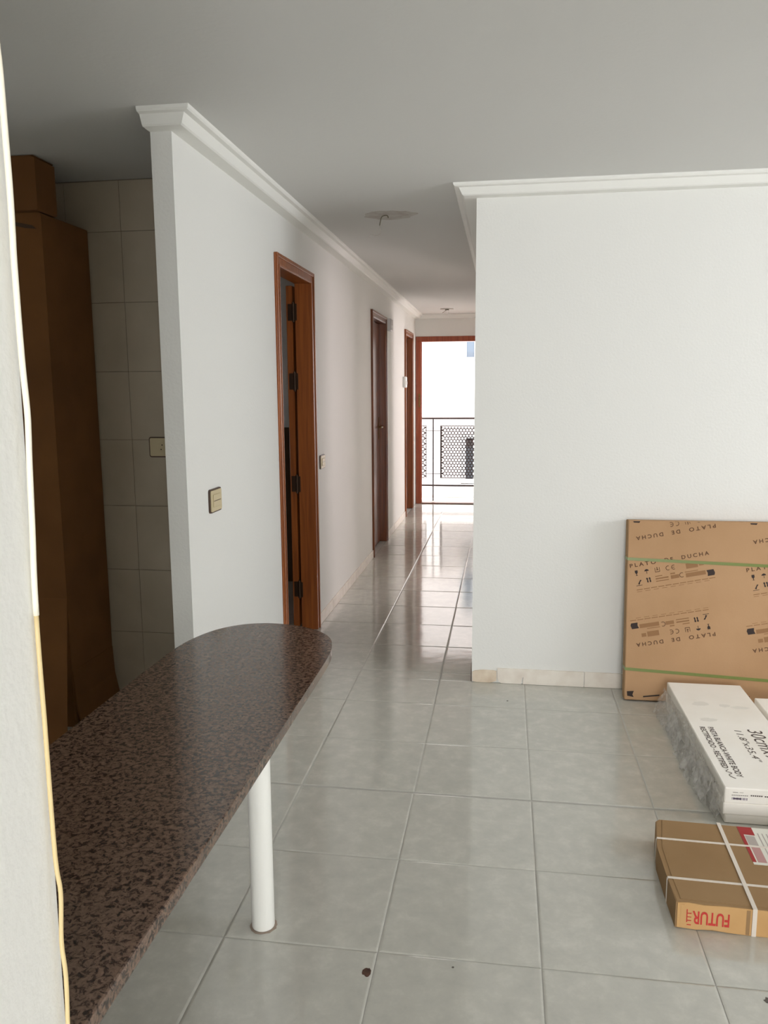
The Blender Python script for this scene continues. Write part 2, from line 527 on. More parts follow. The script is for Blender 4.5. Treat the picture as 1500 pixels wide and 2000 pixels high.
# ------------------------------------------------------------------ cornice
def sweep(name, path, side, prof, m):
    """path: xy points; side=+1 right of travel, -1 left; prof: (offset, z)"""
    P = [Vector(p) for p in path]
    dirs = [(b - a).normalized() for a, b in zip(P, P[1:])]
    nr = [Vector((d.y, -d.x)) * side for d in dirs]
    bm = bmesh.new()
    rows = []
    for i, p in enumerate(P):
        if i == 0: n = nr[0]
        elif i == len(P) - 1: n = nr[-1]
        else: n = (nr[i - 1] + nr[i]) / (1 + nr[i - 1].dot(nr[i]))
        rows.append([bm.verts.new((p.x + n.x * o, p.y + n.y * o, z)) for o, z in prof])
    k = len(prof)
    for a, b in zip(rows, rows[1:]):
        for i in range(k):
            j = (i + 1) % k
            bm.faces.new((a[i], a[j], b[j], b[i]))
    bm.faces.new(rows[0]); bm.faces.new(rows[-1][::-1])
    return obj(name, bm, m)
PROF = [(0.0, 2.203), (0.054, 2.203), (0.060, 2.207), (0.074, 2.234), (0.091, 2.236), (0.096, 2.241), (0.098, H), (0.0, H)]
tag(sweep('trim_1', [(XL - T, YE), (XL, YE), (XL, YF), (XR, YF)], 1, PROF, M['trimw']),
    'white plaster cornice along the corridor wall, wrapping its free end', 'cornice', kind='structure')
tag(sweep('trim_2', [(XRW, YB), (XR, YB), (XR, YF - .06)], -1, PROF, M['trimw']),
    'white plaster cornice above the wall with the leaning box', 'cornice', kind='structure')

# ------------------------------------------------------------------ skirting
bl = tag(empty('baseboard_left', (XL, YE, 0)), 'narrow tile skirting along the corridor wall between the doors', 'baseboard', kind='structure')
for (a, b) in ((YE + .002, 3.712), (4.447, 6.418), (7.222, 8.585)):
    n = max(1, round((b - a) / 0.40)); s = (b - a) / n
    for k in range(n):
        obj('skirting_tile', add_box(bmesh.new(), (0, a + k * s - YE, 0.0006), (0.009, a + (k + 1) * s - .002 - YE, 0.066), 0.0015), M['skirt'], bl)
bb = tag(empty('baseboard_back', (XR, YB, 0)), 'cream tile skirting under the wall left of the leaning box, one end tile broken', 'baseboard', kind='structure')
FR = lambda u, v, h: (u, -h, v)
p1 = [(0.003, 0.006), (0.02, 0.001), (0.088, 0.001), (0.108, 0.007), (0.117, 0.012), (0.117, 0.058), (0.10, 0.061), (0.05, 0.061), (0.015, 0.056), (0.003, 0.050)]
tag(obj('skirting_tile', add_prism(bmesh.new(), p1, 0, 0.008, FR), M['skirtbare'], bb), 'worn bare end piece with rounded corners')
p2 = [(0.121, 0.024), (0.126, 0.013), (0.138, 0.001), (0.232, 0.001), (0.240, 0.036), (0.243, 0.034), (0.240, 0.001), (0.52, 0.001), (0.52, 0.073), (0.121, 0.073)]
tag(obj('skirting_tile', add_prism(bmesh.new(), p2, 0, 0.009, FR), M['skirt'], bb), 'cracked tile with chipped lower corner')
for k in range(10):
    a = 0.523 + k * 0.37
    obj('skirting_tile', add_box(bmesh.new(), (a, -0.009, 0.0006), (min(a + 0.367, XRW - XR), 0, 0.073), 0.0015), M['skirt'], bb)
obj('glue_residue', add_prism(bmesh.new(), [(-0.004, 0.0), (0.0, 0.0), (0.0, 0.085), (-0.003, 0.08)], -0.05, -0.001, lambda u, v, h: (u, -h, v)), M['glue_shade'], bb)

# ------------------------------------------------------------------ doors
def door_frame(root, D, mt, y0, casing_far=True):
    a, b, zt = D
    a -= y0; b -= y0
    dx = -T - 0.012
    jm = M[mt]
    for (c, d) in ((a - J, a), (b, b + J)):
        box('jamb', (dx, c, 0), (0.004, d, zt + J), jm, root, 0.002)
    box('head_jamb', (dx, a, zt), (0.004, b, zt + J), jm, root, 0.002)
    cw = 0.057
    def cas(q):
        bmc = bmesh.new()
        add_box(bmc, q[0], q[1], 0.003)
        return obj('casing', bmc, jm, root)
    cas(((0.0, a - cw, 0), (0.012, a, zt + cw)))
    cas(((0.0, b, 0), (0.012, b + cw - .004, zt + cw)))
    cas(((0.0, a, zt), (0.012, b, zt + cw)))
    # raised outer bead of each casing
    for q in (((0.012, a - cw, 0), (0.018, a - cw + .018, zt + cw)), ((0.012, b + cw - .022, 0), (0.018, b + cw - .004, zt + cw)), ((0.012, a - cw + .018, zt + cw - .018), (0.018, b + cw - .022, zt + cw)),
              ((0.012, a - .012, 0), (0.015, a - .004, zt + .012)), ((0.012, a - .004, zt + .004), (0.015, b, zt + .012))):
        box('bead', q[0], q[1], jm, root, 0.002)

d1 = tag(empty('door_1', (XL, D1[0], 0)), 'nearest corridor door, folded open showing the hinged edge of its brown leaf', 'door', kind='structure')
door_frame(d1, D1, 'wood', D1[0])
w1 = D1[1] - D1[0]
leaf = box('leaf', (-0.137, w1 + 0.012, 0.012), (-0.101, w1 + 0.63, 1.95), M['wood'], d1, 0.003)
for hz in (1.806, 1.429, 0.852, 0.236):
    bmh = bmesh.new()
    add_box(bmh, (-0.128, w1 + 0.0095, hz - .045), (-0.101, w1 + 0.0122, hz + .045))
    add_box(bmh, (-0.088, w1 - 0.002, hz - .045), (-0.074, w1 + 0.0005, hz + .045))
    add_tube(bmh, [(-0.0945, w1 + 0.004, hz - .052), (-0.0945, w1 + 0.004, hz + .052)], 0.0075, 8)
    add_tube(bmh, [(-0.0945, w1 + 0.004, hz - .058), (-0.0945, w1 + 0.004, hz + .058)], 0.004, 6)
    obj('hinge', bmh, M['hinge'], d1)

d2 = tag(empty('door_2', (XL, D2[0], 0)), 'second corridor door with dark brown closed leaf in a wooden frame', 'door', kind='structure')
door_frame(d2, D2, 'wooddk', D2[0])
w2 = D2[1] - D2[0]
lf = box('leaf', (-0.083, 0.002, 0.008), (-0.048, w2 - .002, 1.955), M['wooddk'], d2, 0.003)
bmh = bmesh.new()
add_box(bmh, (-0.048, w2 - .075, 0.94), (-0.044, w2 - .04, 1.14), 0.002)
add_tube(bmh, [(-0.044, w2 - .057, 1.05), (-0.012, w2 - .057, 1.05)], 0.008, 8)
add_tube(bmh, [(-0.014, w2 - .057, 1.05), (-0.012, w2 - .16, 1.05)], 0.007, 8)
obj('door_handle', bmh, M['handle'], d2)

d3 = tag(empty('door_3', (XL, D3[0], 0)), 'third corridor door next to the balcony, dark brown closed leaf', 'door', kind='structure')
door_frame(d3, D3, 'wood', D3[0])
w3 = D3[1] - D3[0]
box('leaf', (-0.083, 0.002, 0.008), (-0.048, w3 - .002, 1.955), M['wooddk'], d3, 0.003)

# balcony door frame at the end of the corridor
d4 = tag(empty('door_4', (EX0, YF, 0)), 'balcony door opening in a reddish wooden frame at the corridor end', 'door', kind='structure')
LW = XR - EX0
box('jamb', (-0.045, -0.012, 0), (0.0, 0.09, 1.938), M['woodred'], d4, 0.003)
box('casing', (-0.06, -0.016, 0), (-0.042, 0.0, 2.0), M['woodred'], d4, 0.002)
box('head_jamb', (-0.045, -0.012, 1.938), (LW, 0.09, 2.0), M['woodred'], d4, 0.003)
box('stile', (-0.002, 0.02, 0.012), (0.008, 0.075, 1.935), M['woodred'], d4, 0.002)
box('threshold', (-0.045, -0.004, 0), (LW, 0.092, 0.012), M['wooddk'], d4, 0.002)
bmh = bmesh.new()
add_box(bmh, (-0.028, -0.015, 1.17), (-0.008, -0.011, 1.33), 0.001)
add_tube(bmh, [(-0.018, -0.012, 1.28), (-0.018, -0.045, 1.28), (-0.018, -0.05, 1.20)], 0.006, 8)
obj('door_handle', bmh, M['handle'], d4)

# window out of the picture that lets the daylight in
def window(name, label, a, b, axis, zh):
    r = tag(empty(name, a), label, 'window', kind='structure')
    L = b - a[0] if axis == 'x' else b - a[1]
    for (p, q, z0, z1) in ((0, L, 0, .05), (0, L, zh - .05, zh), (0, .05, .05, zh - .05), (L - .05, L, .05, zh - .05), (L / 2 - .03, L / 2 + .03, .05, zh - .05)):
        if axis == 'x': box('window_frame', (p, -.07, z0), (q, -.02, z1), M['white'], r)
        else: box('window_frame', (.02, p, z0), (.07, q, z1), M['white'], r)
    return r
window('window_1', 'large white framed window in the right wall', (XRW, 1.3, 0.85), 3.1, 'y', 1.25)
window('window_2', 'white framed balcony window behind the camera', (-0.05, YRW, 0), 1.45, 'x', 2.1)

# ------------------------------------------------------------------ granite breakfast counter
ct = tag(empty('breakfast_counter', (-0.603, 1.83, 0)), 'round ended speckled brown granite counter on one white tubular leg', 'counter')
CX, CY = -0.603, 1.83
outl = [(-0.806, CY1), (-0.804, 1.2), (-0.803, 1.70), (-0.800, 1.80), (-0.787, 1.885), (-0.757, 1.965), (-0.708, 2.020), (-0.648, 2.045), (-0.580, 2.043), (-0.517, 2.020), (-0.467, 1.982), (-0.432, 1.928), (-0.413, 1.845), (-0.4085, 1.76), (-0.407, 1.3), (-0.4065, CY1)]
crv = smooth_line([(x, y, 0) for x, y in outl[2:14]], 6)
poly = [outl[0], outl[1]] + [(p.x, p.y) for p in crv] + [outl[14], outl[15]]
bm = add_prism(bmesh.new(), [(x - CX, y - CY) for x, y in poly], 0.728, 0.75)
es = [e for e in bm.edges if abs(e.verts[0].co.z - e.verts[1].co.z) < 1e-5 and not (abs(e.verts[0].co.y + CY - CY1) < 1e-4 and abs(e.verts[1].co.y + CY - CY1) < 1e-4)]
bmesh.ops.bevel(bm, geom=es, offset=0.004, segments=2, affect='EDGES', profile=0.5)
obj('countertop', bm, M['granite'], ct)
lg = obj('leg', add_lathe(bmesh.new(), [(0.0285, 0.0012), (0.0295, 0.004), (0.0295, 0.70), (0.0295, 0.722), (0.045, 0.724), (0.045, 0.728)], 40), M['leg'], ct, smooth=False)
for p in lg.data.polygons: p.use_smooth = abs(p.normal.z) < 0.5
ring = bmesh.new()
b0 = blob(0, 0, 0.036, 0.035, 21, 30, 0.06)
add_prism(ring, [(x - 0.603 - 0, y + 1.83) for x, y in b0], 0.0004, 0.0008)
tag(obj('stain', ring, M['stainlt'], fl), 'brownish grime ring around the foot of the counter leg')

# ------------------------------------------------------------------ hanging cable
wp = [(-0.4165, 1.6973), (-0.4150, 1.6427), (-0.4145, 1.5988), (-0.4140, 1.5499), (-0.4145, 1.5123), (-0.4150, 1.4861), (-0.4145, 1.4092), (-0.4130, 1.3648), (-0.4135, 1.3423), (-0.4145, 1.3196), (-0.4165, 1.2581), (-0.4185, 1.2073), (-0.4190, 1.149), (-0.4185, 1.0795), (-0.4185, 1.0532), (-0.4180, 0.9411), (-0.4150, 0.9039), (-0.4180, 0.8527), (-0.4160, 0.8142), (-0.4180, 0.7572), (-0.4190, 0.7223)]
wp = [(-0.4155, 2.2), (-0.416, 1.95)] + wp + [(-0.4195, 0.55), (-0.420, 0.30), (-0.418, 0.06)]
CYW = CY1 - 0.006
cb = tag(empty('hanging_cable', (-0.418, CYW, 0.03)), 'thin cream cable hanging down the foreground wall edge beside the counter', 'cable')
pl = smooth_line([(x + 0.418, 0, z - 0.03) for x, z in wp], 4)
zj = 1.185 - 0.03
i = min(range(len(pl)), key=lambda k: abs(pl[k].z - zj))
obj('sheath', add_tube(bmesh.new(), pl[:i + 1], 0.0027, 8), M['cable'], cb, smooth=True)
tag(obj('lower_sheath', add_tube(bmesh.new(), pl[i:], 0.0022, 8), M['cablelow'], cb, smooth=True), 'thinner yellowish lower length')

# ------------------------------------------------------------------ kitchen cartons
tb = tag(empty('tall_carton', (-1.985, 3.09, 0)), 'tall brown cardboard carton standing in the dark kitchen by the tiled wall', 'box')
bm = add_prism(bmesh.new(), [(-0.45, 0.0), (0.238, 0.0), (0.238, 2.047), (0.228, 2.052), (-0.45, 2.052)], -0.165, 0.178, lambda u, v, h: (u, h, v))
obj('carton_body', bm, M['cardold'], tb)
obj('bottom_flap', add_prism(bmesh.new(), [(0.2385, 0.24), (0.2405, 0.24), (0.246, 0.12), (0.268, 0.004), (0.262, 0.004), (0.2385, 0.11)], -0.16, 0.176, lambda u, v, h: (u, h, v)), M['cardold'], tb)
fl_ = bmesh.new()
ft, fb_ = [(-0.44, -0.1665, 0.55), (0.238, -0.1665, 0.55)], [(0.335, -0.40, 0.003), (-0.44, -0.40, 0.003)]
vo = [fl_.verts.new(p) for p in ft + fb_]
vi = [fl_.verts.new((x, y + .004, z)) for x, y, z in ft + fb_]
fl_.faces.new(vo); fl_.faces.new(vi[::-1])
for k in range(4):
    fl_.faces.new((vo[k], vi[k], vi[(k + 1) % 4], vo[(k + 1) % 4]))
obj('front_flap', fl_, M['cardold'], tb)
obj('crescent_shade', add_prism(bmesh.new(), [(-0.25, 2.02), (-0.12, 2.035), (0.08, 2.03), (0.20, 2.005), (0.215, 1.992), (0.17, 1.996), (0.10, 2.012), (-0.1, 2.016), (-0.25, 2.0)], 0.165, 0.167, lambda u, v, h: (u, -h, v)), M['glue_shade'], tb)  # dark strip drawn in for the shadow gap below the upper carton
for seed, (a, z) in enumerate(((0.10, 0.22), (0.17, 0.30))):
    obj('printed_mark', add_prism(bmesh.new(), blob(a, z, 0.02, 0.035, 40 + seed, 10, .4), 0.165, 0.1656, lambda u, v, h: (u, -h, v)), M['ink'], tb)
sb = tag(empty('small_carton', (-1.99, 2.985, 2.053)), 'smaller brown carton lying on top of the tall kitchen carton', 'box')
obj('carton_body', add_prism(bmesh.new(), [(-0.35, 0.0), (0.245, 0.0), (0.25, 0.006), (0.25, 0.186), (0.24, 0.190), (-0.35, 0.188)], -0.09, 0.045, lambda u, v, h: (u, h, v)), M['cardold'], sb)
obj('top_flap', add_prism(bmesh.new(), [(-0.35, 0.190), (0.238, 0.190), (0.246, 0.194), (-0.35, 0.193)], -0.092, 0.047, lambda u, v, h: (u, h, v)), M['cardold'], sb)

# ------------------------------------------------------------------ leaning shower-tray carton
ANG = math.atan2(0.083, 0.797)
TW, TH, TT = 1.42, 0.801, 0.069
tr = tag(empty('leaning_carton', (0.545, 3.517, 0.0076), (-ANG, 0, 0)), 'wide flat cardboard carton with green straps leaning against the white wall', 'box')
bm = bmesh.new()
add_box(bm, (0, 0, 0), (TW, TT, TH), 0.003)
obj('carton_body', bm, M['card'], tr)
obj('seam_tape', add_box(bmesh.new(), (-0.0006, 0.018, 0.0), (0.0, 0.05, TH)), M['card2'], tr)
def strap(zl, zr):
    bm = bmesh.new()
    e = 0.0012
    hw = 0.0065
    z2 = zl + (zr - zl) * TW / 0.583
    vs = []
    for (x, z) in ((-e, zl), (TW + e, z2)):
        vs.append([(x, -e, z - hw), (x, -e, z + hw), (x, TT + e, z - hw), (x, TT + e, z + hw)])
    add_prism(bm, [(-e, zl - hw), (TW + e, z2 - hw), (TW + e, z2 + hw), (-e, zl + hw)], 0.0002, e + .0004, lambda u, v, h: (u, -h, v))
    add_box(bm, (-e, -e, zl - hw), (-0.0001, TT + e, zl + hw))
    add_box(bm, (TW + .0001, -e, z2 - hw), (TW + e, TT + e, z2 + hw))
    return obj('strap', bm, M['strapg'], tr)
strap(0.630, 0.613)
strap(0.139, 0.114)

def print_block(ox, oz, ang, parts):
    """one stamped block of the carton; ox, oz = start of the text baseline on the carton face"""
    c, s = math.cos(ang), math.sin(ang)
    U = (c, 0, s); V = (-s, 0, c)
    def P(u, v): return (ox + u * c - v * s, oz + u * s + v * c)
    y = -0.0006
    def ok(u, v):
        x, z = P(u, v); return 0.004 < x < TW - .004 and 0.004 < z < TH - 0.004
    def add(bm, pts):
        q = [P(u, v) for u, v in pts]
        q = [(min(max(a, .003), TW - .003), min(max(b, .003), TH - .003)) for a, b in q]
        if len({(round(a, 4), round(b, 4)) for a, b in q}) < 3: return
        if abs(sum(q[i][0] * q[(i + 1) % len(q)][1] - q[(i + 1) % len(q)][0] * q[i][1] for i in range(len(q)))) < 1e-6: return
        bm.faces.new([bm.verts.new((a, y, b)) for a, b in q])
    if 't' in parts:
        for w, u0, wd in (('PLATO', 0.0, 0.112), ('DE', 0.150, 0.036), ('DUCHA', 0.222, 0.116)):
            if ok(u0, 0) and ok(u0 + wd, 0) and ok(u0, .018) and ok(u0 + wd, .018):
                x, z = P(u0, 0)
                text('printed_text', w, 0.0235, (x, y, z), U, V, M['ink'], tr, width=wd, spacing=1.5, bold=0.0004)
    def R(b, u0, v0, u1, v1): add(b, [(u0, v0), (u1, v0), (u1, v1), (u0, v1)])
    def sym(m, polys, name='printed_symbol', kind=None):
        b = bmesh.new()
        for q in polys:
            if len(q) == 4 and not isinstance(q[0], tuple): R(b, *q)
            else: add(b, q)
        if len(b.faces): tag(obj(name, b, M[m], tr), kind=kind)
        else: b.free()
    def arc(cx, cy, r0, r1, a0, a1, n):
        P0 = [(cx + r0 * math.cos(a0 + (a1 - a0) * t / n), cy + r0 * math.sin(a0 + (a1 - a0) * t / n)) for t in range(n + 1)]
        P1 = [(cx + r1 * math.cos(a0 + (a1 - a0) * t / n), cy + r1 * math.sin(a0 + (a1 - a0) * t / n)) for t in range(n + 1)]
        return [[P0[t], P0[t + 1], P1[t + 1], P1[t]] for t in range(n)]
    if 'a' in parts:      # upper symbol row: glass, umbrella, crate, conformity mark
        sym('inkdk', [[(0.018, -0.016), (0.030, -0.016), (0.030, -0.026), (0.0255, -0.032), (0.0255, -0.038), (0.030, -0.040), (0.018, -0.040), (0.0225, -0.038), (0.0225, -0.032), (0.018, -0.026)]])
        sym('inkdk', [[(0.058, -0.026), (0.061, -0.020), (0.068, -0.017), (0.075, -0.020), (0.078, -0.026), (0.069, -0.026), (0.069, -0.038), (0.067, -0.038), (0.067, -0.026)]])
        sym('ink', [(0.103, -0.038, 0.105, -0.018), (0.122, -0.038, 0.124, -0.018), (0.105, -0.038, 0.122, -0.0355), (0.109, -0.030, 0.118, -0.027), (0.112, -0.027, 0.115, -0.016)])
        sym('ink', arc(0.160, -0.028, .0105, .008, PI * .35, PI * 1.65, 8) + arc(0.184, -0.028, .0105, .008, PI * .35, PI * 1.65, 8) + [(0.177, -0.0292, 0.187, -0.0268)])
    if 'b' in parts:      # lower symbol row and the maker's panel with its dark square
        sym('inkdk', [[(0.022, -0.078), (0.034, -0.060), (0.040, -0.062), (0.032, -0.071), (0.030, -0.080)], (0.014, -0.085, 0.040, -0.083)])
        sym('inkdk', [[(u, -0.058), (u + .004, -0.055), (u + .008, -0.058), (u + .007, -0.066), (u + .009, -0.075), (u + .005, -0.078), (u + .002, -0.073), (u + .003, -0.067)] for u in (0.060, 0.071)])
        sym('inkfaint', [(0.10, -0.080, 0.155, -0.076), (0.10, -0.070, 0.155, -0.064), (0.10, -0.058, 0.13, -0.054), (0.165, -0.078, 0.20, -0.062), (0.165, -0.058, 0.185, -0.052)], 'printed_panel', 'stuff')
        sym('ink', arc(0.212, -0.068, .011, .0085, PI * .3, PI * 1.7, 8))
        sym('inkfaint', [(0.228, -0.082, 0.312, -0.064), (0.226, -0.060, 0.282, -0.0565)], 'printed_panel', 'stuff')
        sym('inkdk', [[(0.318, -0.091), (0.346, -0.091), (0.350, -0.081), (0.346, -0.065), (0.316, -0.065), (0.320, -0.078)]])
        sym('inkfaint', [(0.235, -0.045, 0.285, -0.022), (0.29, -0.04, 0.31, -0.024)], 'printed_panel', 'stuff')
        sym('inkfaint', [(0.012 + 0.031 * k, -0.104, 0.012 + 0.031 * k + 0.026, -0.1005) for k in range(11)] + [(0.012 + 0.036 * k, -0.112, 0.012 + 0.036 * k + 0.022, -0.110) for k in range(9)], 'printed_small_text', 'stuff')
A1 = math.radians(11.3)
for k in range(3):
    dx = 0.488 * k
    dz = -0.006 * k
    print_block(0.010 + dx, 0.590 + dz, A1, 'tab')                       # upright row under the upper strap
    print_block(0.378 + dx, 0.318 + dz, PI + math.radians(10.8), 'tab')  # upside-down row in the middle
    print_block(0.366 + dx, 0.792 + dz, PI + math.radians(10.8), 'ta' if k == 0 else 't')
    for p in ([(0.012 + dx, 0.018), (0.040 + dx, 0.013), (0.034 + dx, 0.024), (0.040 + dx, 0.041), (0.010 + dx, 0.038)],     # row cut by the lower fold
              [(0.08 + dx, 0.014), (0.15 + dx, 0.024), (0.15 + dx, 0.030), (0.08 + dx, 0.020)],
              [(0.02 + dx, 0.797), (0.05 + dx, 0.797), (0.046 + dx, 0.790), (0.022 + dx, 0.791)]):
        bq = bmesh.new()
        bq.faces.new([bq.verts.new((a, -0.0006, b)) for a, b in p])
        obj('printed_symbol', bq, M['inkdk'], tr)

# ------------------------------------------------------------------ stacks of white tile cartons
def tile_carton(name, x0, x1, y0, y1, z0, z1, label, rotz=0.0, skew=0.0):
    t = tag(empty(name, ((x0 + x1) / 2, (y0 + y1) / 2, z0), (0, 0, rotz)), label, 'box', 'white tile cartons')
    hx, hy, h = (x1 - x0) / 2, (y1 - y0) / 2, z1 - z0 - 0.0006
    bm = add_box(bmesh.new(), (-hx, -hy, 0), (hx, hy, h), 0.0025)
    obj('carton_body', bm, M['whitecard'], t)
    # glued end flap that stands a little proud of the end
    box('end_flap', (-hx + .004, -hy - 0.0008, h * 0.10), (hx - .004, -hy, h * 0.94), M['whitecard'], t)
    return t, hx, hy, h
SX0, SX1, SY0, SY1 = 0.7095, 1.0095, 2.512, 3.447
c1, hx, hy, h1 = tile_carton('tile_carton', SX0 + .004, SX1 + .002, SY0 + .004, SY1, 0.0012, 0.032, 'white tile carton lying on the floor at the bottom of the printed stack', 0.002)
c2, hx, hy, h2 = tile_carton('tile_carton', SX0 - .001, SX1 - .001, SY0 + .001, SY1 + .002, 0.032, 0.072, 'blank white tile carton in the middle of the printed stack', -0.001)
c3, hx, hy, h3 = tile_carton('tile_carton', SX0, SX1, SY0, SY1 - .001, 0.072, 0.124, 'top white tile carton of the front stack, printed with size lettering', 0.0)
zt = h3 + 0.0005
cx3, cy3 = (SX0 + SX1) / 2, (SY0 + SY1 - .001) / 2
def T3(name, s, size, x, y, width, m, **kw):
    return text(name, s, size, (x - cx3, y - cy3, zt), (0, -1, 0), (1, 0, 0), m, c3, width=width, **kw)
T3('printed_text', '30cmx90cm', 0.072, 0.905, 2.985, 0.375, M['inkgrey'], shear=0.15)
T3('printed_text', '11.8"x35.4"', 0.034, 0.857, 2.978, 0.255, M['inkgrey'], shear=0.15)
T3('printed_text', 'PASTA BLANCA-WHITE BODY', 0.027, 0.768, 2.985, 0.395, M['inkgrey'], bold=0.0006)
T3('printed_text', 'RECTIFICADO - RECTIFIED', 0.027, 0.738, 2.985, 0.335, M['inkgrey'], bold=0.0006)
sig = smooth_line([(0.752 - cx3, 2.64 - cy3, zt), (0.742 - cx3, 2.625 - cy3, zt), (0.757 - cx3, 2.615 - cy3, zt), (0.745 - cx3, 2.60 - cy3, zt), (0.752 - cx3, 2.585 - cy3, zt), (0.760 - cx3, 2.578 - cy3, zt)], 4)
obj('printed_flourish', add_tube(bmesh.new(), sig, 0.0012, 5), M['inkgrey'], c3)
for sd, (a, b, rx, ry) in enumerate(((0.795, 3.215, .036, .020), (0.885, 3.205, .020, .014), (0.935, 3.19, .034, .014), (0.79, 3.055, .030, .016))):
    tag(obj('scuff', add_prism(bmesh.new(), blob(a - cx3, b - cy3, rx, ry, 60 + sd, 16, .3), zt - .0002, zt + .0001), M['inkgreyl'], c3), 'faint grey scuff on the lid')
# printed end label of the top carton
lb = bmesh.new(); lv = bmesh.new()
yl = -hy - 0.0014
def rect(b, x0, z0, x1, z1, y=yl):
    b.faces.new([b.verts.new(p) for p in ((x0, y, z0), (x1, y, z0), (x1, y, z1), (x0, y, z1))])
x = -hx + 0.02
rect(lb, x + .004, .037, x + .02, .0385); rect(lb, x + .024, .0375, x + .036, .0385)
for k in range(9): rect(lb, x + .001 + k * .0056, .0268, x + .0048 + k * .0056, .0290)
for k in range(6): rect(lb, x + .058 + k * .0062, .0276, x + .0625 + k * .0062, .0318)
for k in range(5): rect(lb, x + .10 + k * .0062, .0270, x + .1045 + k * .0062, .0312)
for k in range(14):
    w = (.0012, .0024, .0018)[k % 3]
    rect(lv, x + .002 + k * .0034, .0125, x + .002 + k * .0034 + w, .0205)
rect(lv, x + .008, .0145, x + .03, .0185)
tag(obj('printed_label', lb, M['inkgrey'], c3), kind='stuff'); tag(obj('barcode', lv, M['inkviolet'], c3), kind='stuff')

S2 = [(0.0012, 0.031), (0.031, 0.071), (0.071, 0.112)]
LB2 = ['bottom carton of the right hand white stack behind the printed stack', 'middle carton of the right hand white stack behind the printed stack', 'plain white topmost carton of the right hand stack, cut by the frame edge']
for k, (a, b) in enumerate(S2):
    tile_carton('tile_carton', 1.037 + .002 * (k == 1), 1.337 + .002 * (k == 1), 2.40 + .003 * k, 3.335 + .002 * k, a, b, LB2[k], 0.001 * (k - 1))

# crumpled stretch film hanging off the left side of the front stack
fm = tag(empty('plastic_wrap', (SX0, SY0, 0)), 'crumpled torn clear plastic wrap along the left side of the printed carton stack', 'plastic wrap')
rnd = random.Random(5)
def sheet(y0, y1, ny, nz, off, bulge, ztop, seed):
    rnd = random.Random(seed)
    bm = bmesh.new()
    rows = []
    ph = [rnd.uniform(0, 6.28) for _ in range(8)]
    for i in range(ny + 1):
        t = i / ny
        y = y0 + (y1 - y0) * t
        zt_ = ztop(t) + rnd.uniform(-.003, .003)
        row = []
        for j in range(nz + 1):
            s = j / nz
            z = 0.0015 + (zt_ - 0.0015) * s
            w = bulge(t) * (1 - s) ** 1.3
            cr = 0.006 * math.sin(31 * t + 5 * s + ph[0]) + 0.005 * math.sin(57 * t - 9 * s + ph[1]) + rnd.uniform(-.004, .004)
            xx = -off - w - abs(cr) * (0.35 + 0.9 * (1 - s))
            row.append(bm.verts.new((xx, y - SY0 + rnd.uniform(-.004, .004), z)))
        rows.append(row)
    for a, b in zip(rows, rows[1:]):
        for j in range(nz):
            if rnd.random() < 0.02: continue
            bm.faces.new((a[j], b[j], b[j + 1], a[j + 1]))
    return bm
obj('film_sheet', sheet(SY0 + .0, SY1 - .01, 64, 10, 0.003, lambda t: 0.012 + 0.03 * t, lambda t: 0.108 - 0.012 * math.sin(9 * t), 3), M['film'], fm)
obj('film_sheet', sheet(SY0 + .10, SY1 - .02, 48, 8, 0.012, lambda t: 0.016 + 0.022 * abs(math.sin(5 * t)), lambda t: 0.085 + 0.02 * math.sin(7 * t + 1), 9), M['film'], fm)

# ------------------------------------------------------------------ flat brown strapped carton
FBW, FBD, FBH = 0.78, 0.405, 0.072
fb = tag(empty('flat_carton', (0.4545, 1.972, 0.0012), (0, 0, math.radians(-1.8))), 'flat brown carton tied with white straps lying in front of the white stack', 'box')
bm = bmesh.new()
pts = [(0.0, 0.0), (FBW, -.003), (FBW, FBD), (0.018, FBD + .002), (0.006, FBD - .012), (-0.010, FBD * .62), (-0.006, FBD * .3)]
add_prism(bm, pts, 0, FBH)
top = [e for e in bm.edges if all(abs(v.co.z - FBH) < 1e-5 for v in e.verts)]
bmesh.ops.bevel(bm, geom=top, offset=0.004, segments=2, affect='EDGES', profile=0.6)
obj('carton_body', bm, M['card2'], fb)
lid = add_prism(bmesh.new(), [(0.014, 0.012), (FBW - .01, 0.006), (FBW - .01, FBD - .006), (0.026, FBD - .004), (0.004, FBD * .62), (0.007, FBD * .3)], FBH, FBH + 0.0012)
obj('lid_flap', lid, M['card2'], fb)
M['cardlit'] = mat('lit_cardboard', rgb(206, 166, 114), 0.75, spec=0.25, var=(rgb(194, 152, 100), 6, 0.35, 0.7))  # carton brown lightened for the light falling on the front face
fe = add_prism(bmesh.new(), [(0.004, 0.003), (0.05, 0.0005), (0.09, 0.005), (0.13, 0.001), (0.18, 0.0), (FBW - .003, 0.0), (FBW - .003, FBH - .002), (0.12, FBH + .0005), (0.07, FBH - .002), (0.03, FBH + .0015), (0.004, FBH - .001)], 0.0, 0.0025, lambda u, v, h: (u, -.0012 - h, v))
tag(obj('end_flap', fe, M['cardlit'], fb), 'end flap painted as lit cardboard with red lettering')
box('packing_tape', (0.012, -.0046, 0.006), (0.022, -.0037, FBH - .004), M['cardlit'], fb)
box('packing_tape', (0.171, -.0044, 0.002), (0.180, -.0037, FBH - .003), M['card2'], fb)
yf = -.0046
o = text('printed_lettering', 'FUTUR', 0.050, (0.1325, yf, FBH - 0.020), (-1, 0, 0), (0, 0, -1), M['red'], fb, width=0.090, bold=0.0010)
bx = bmesh.new()
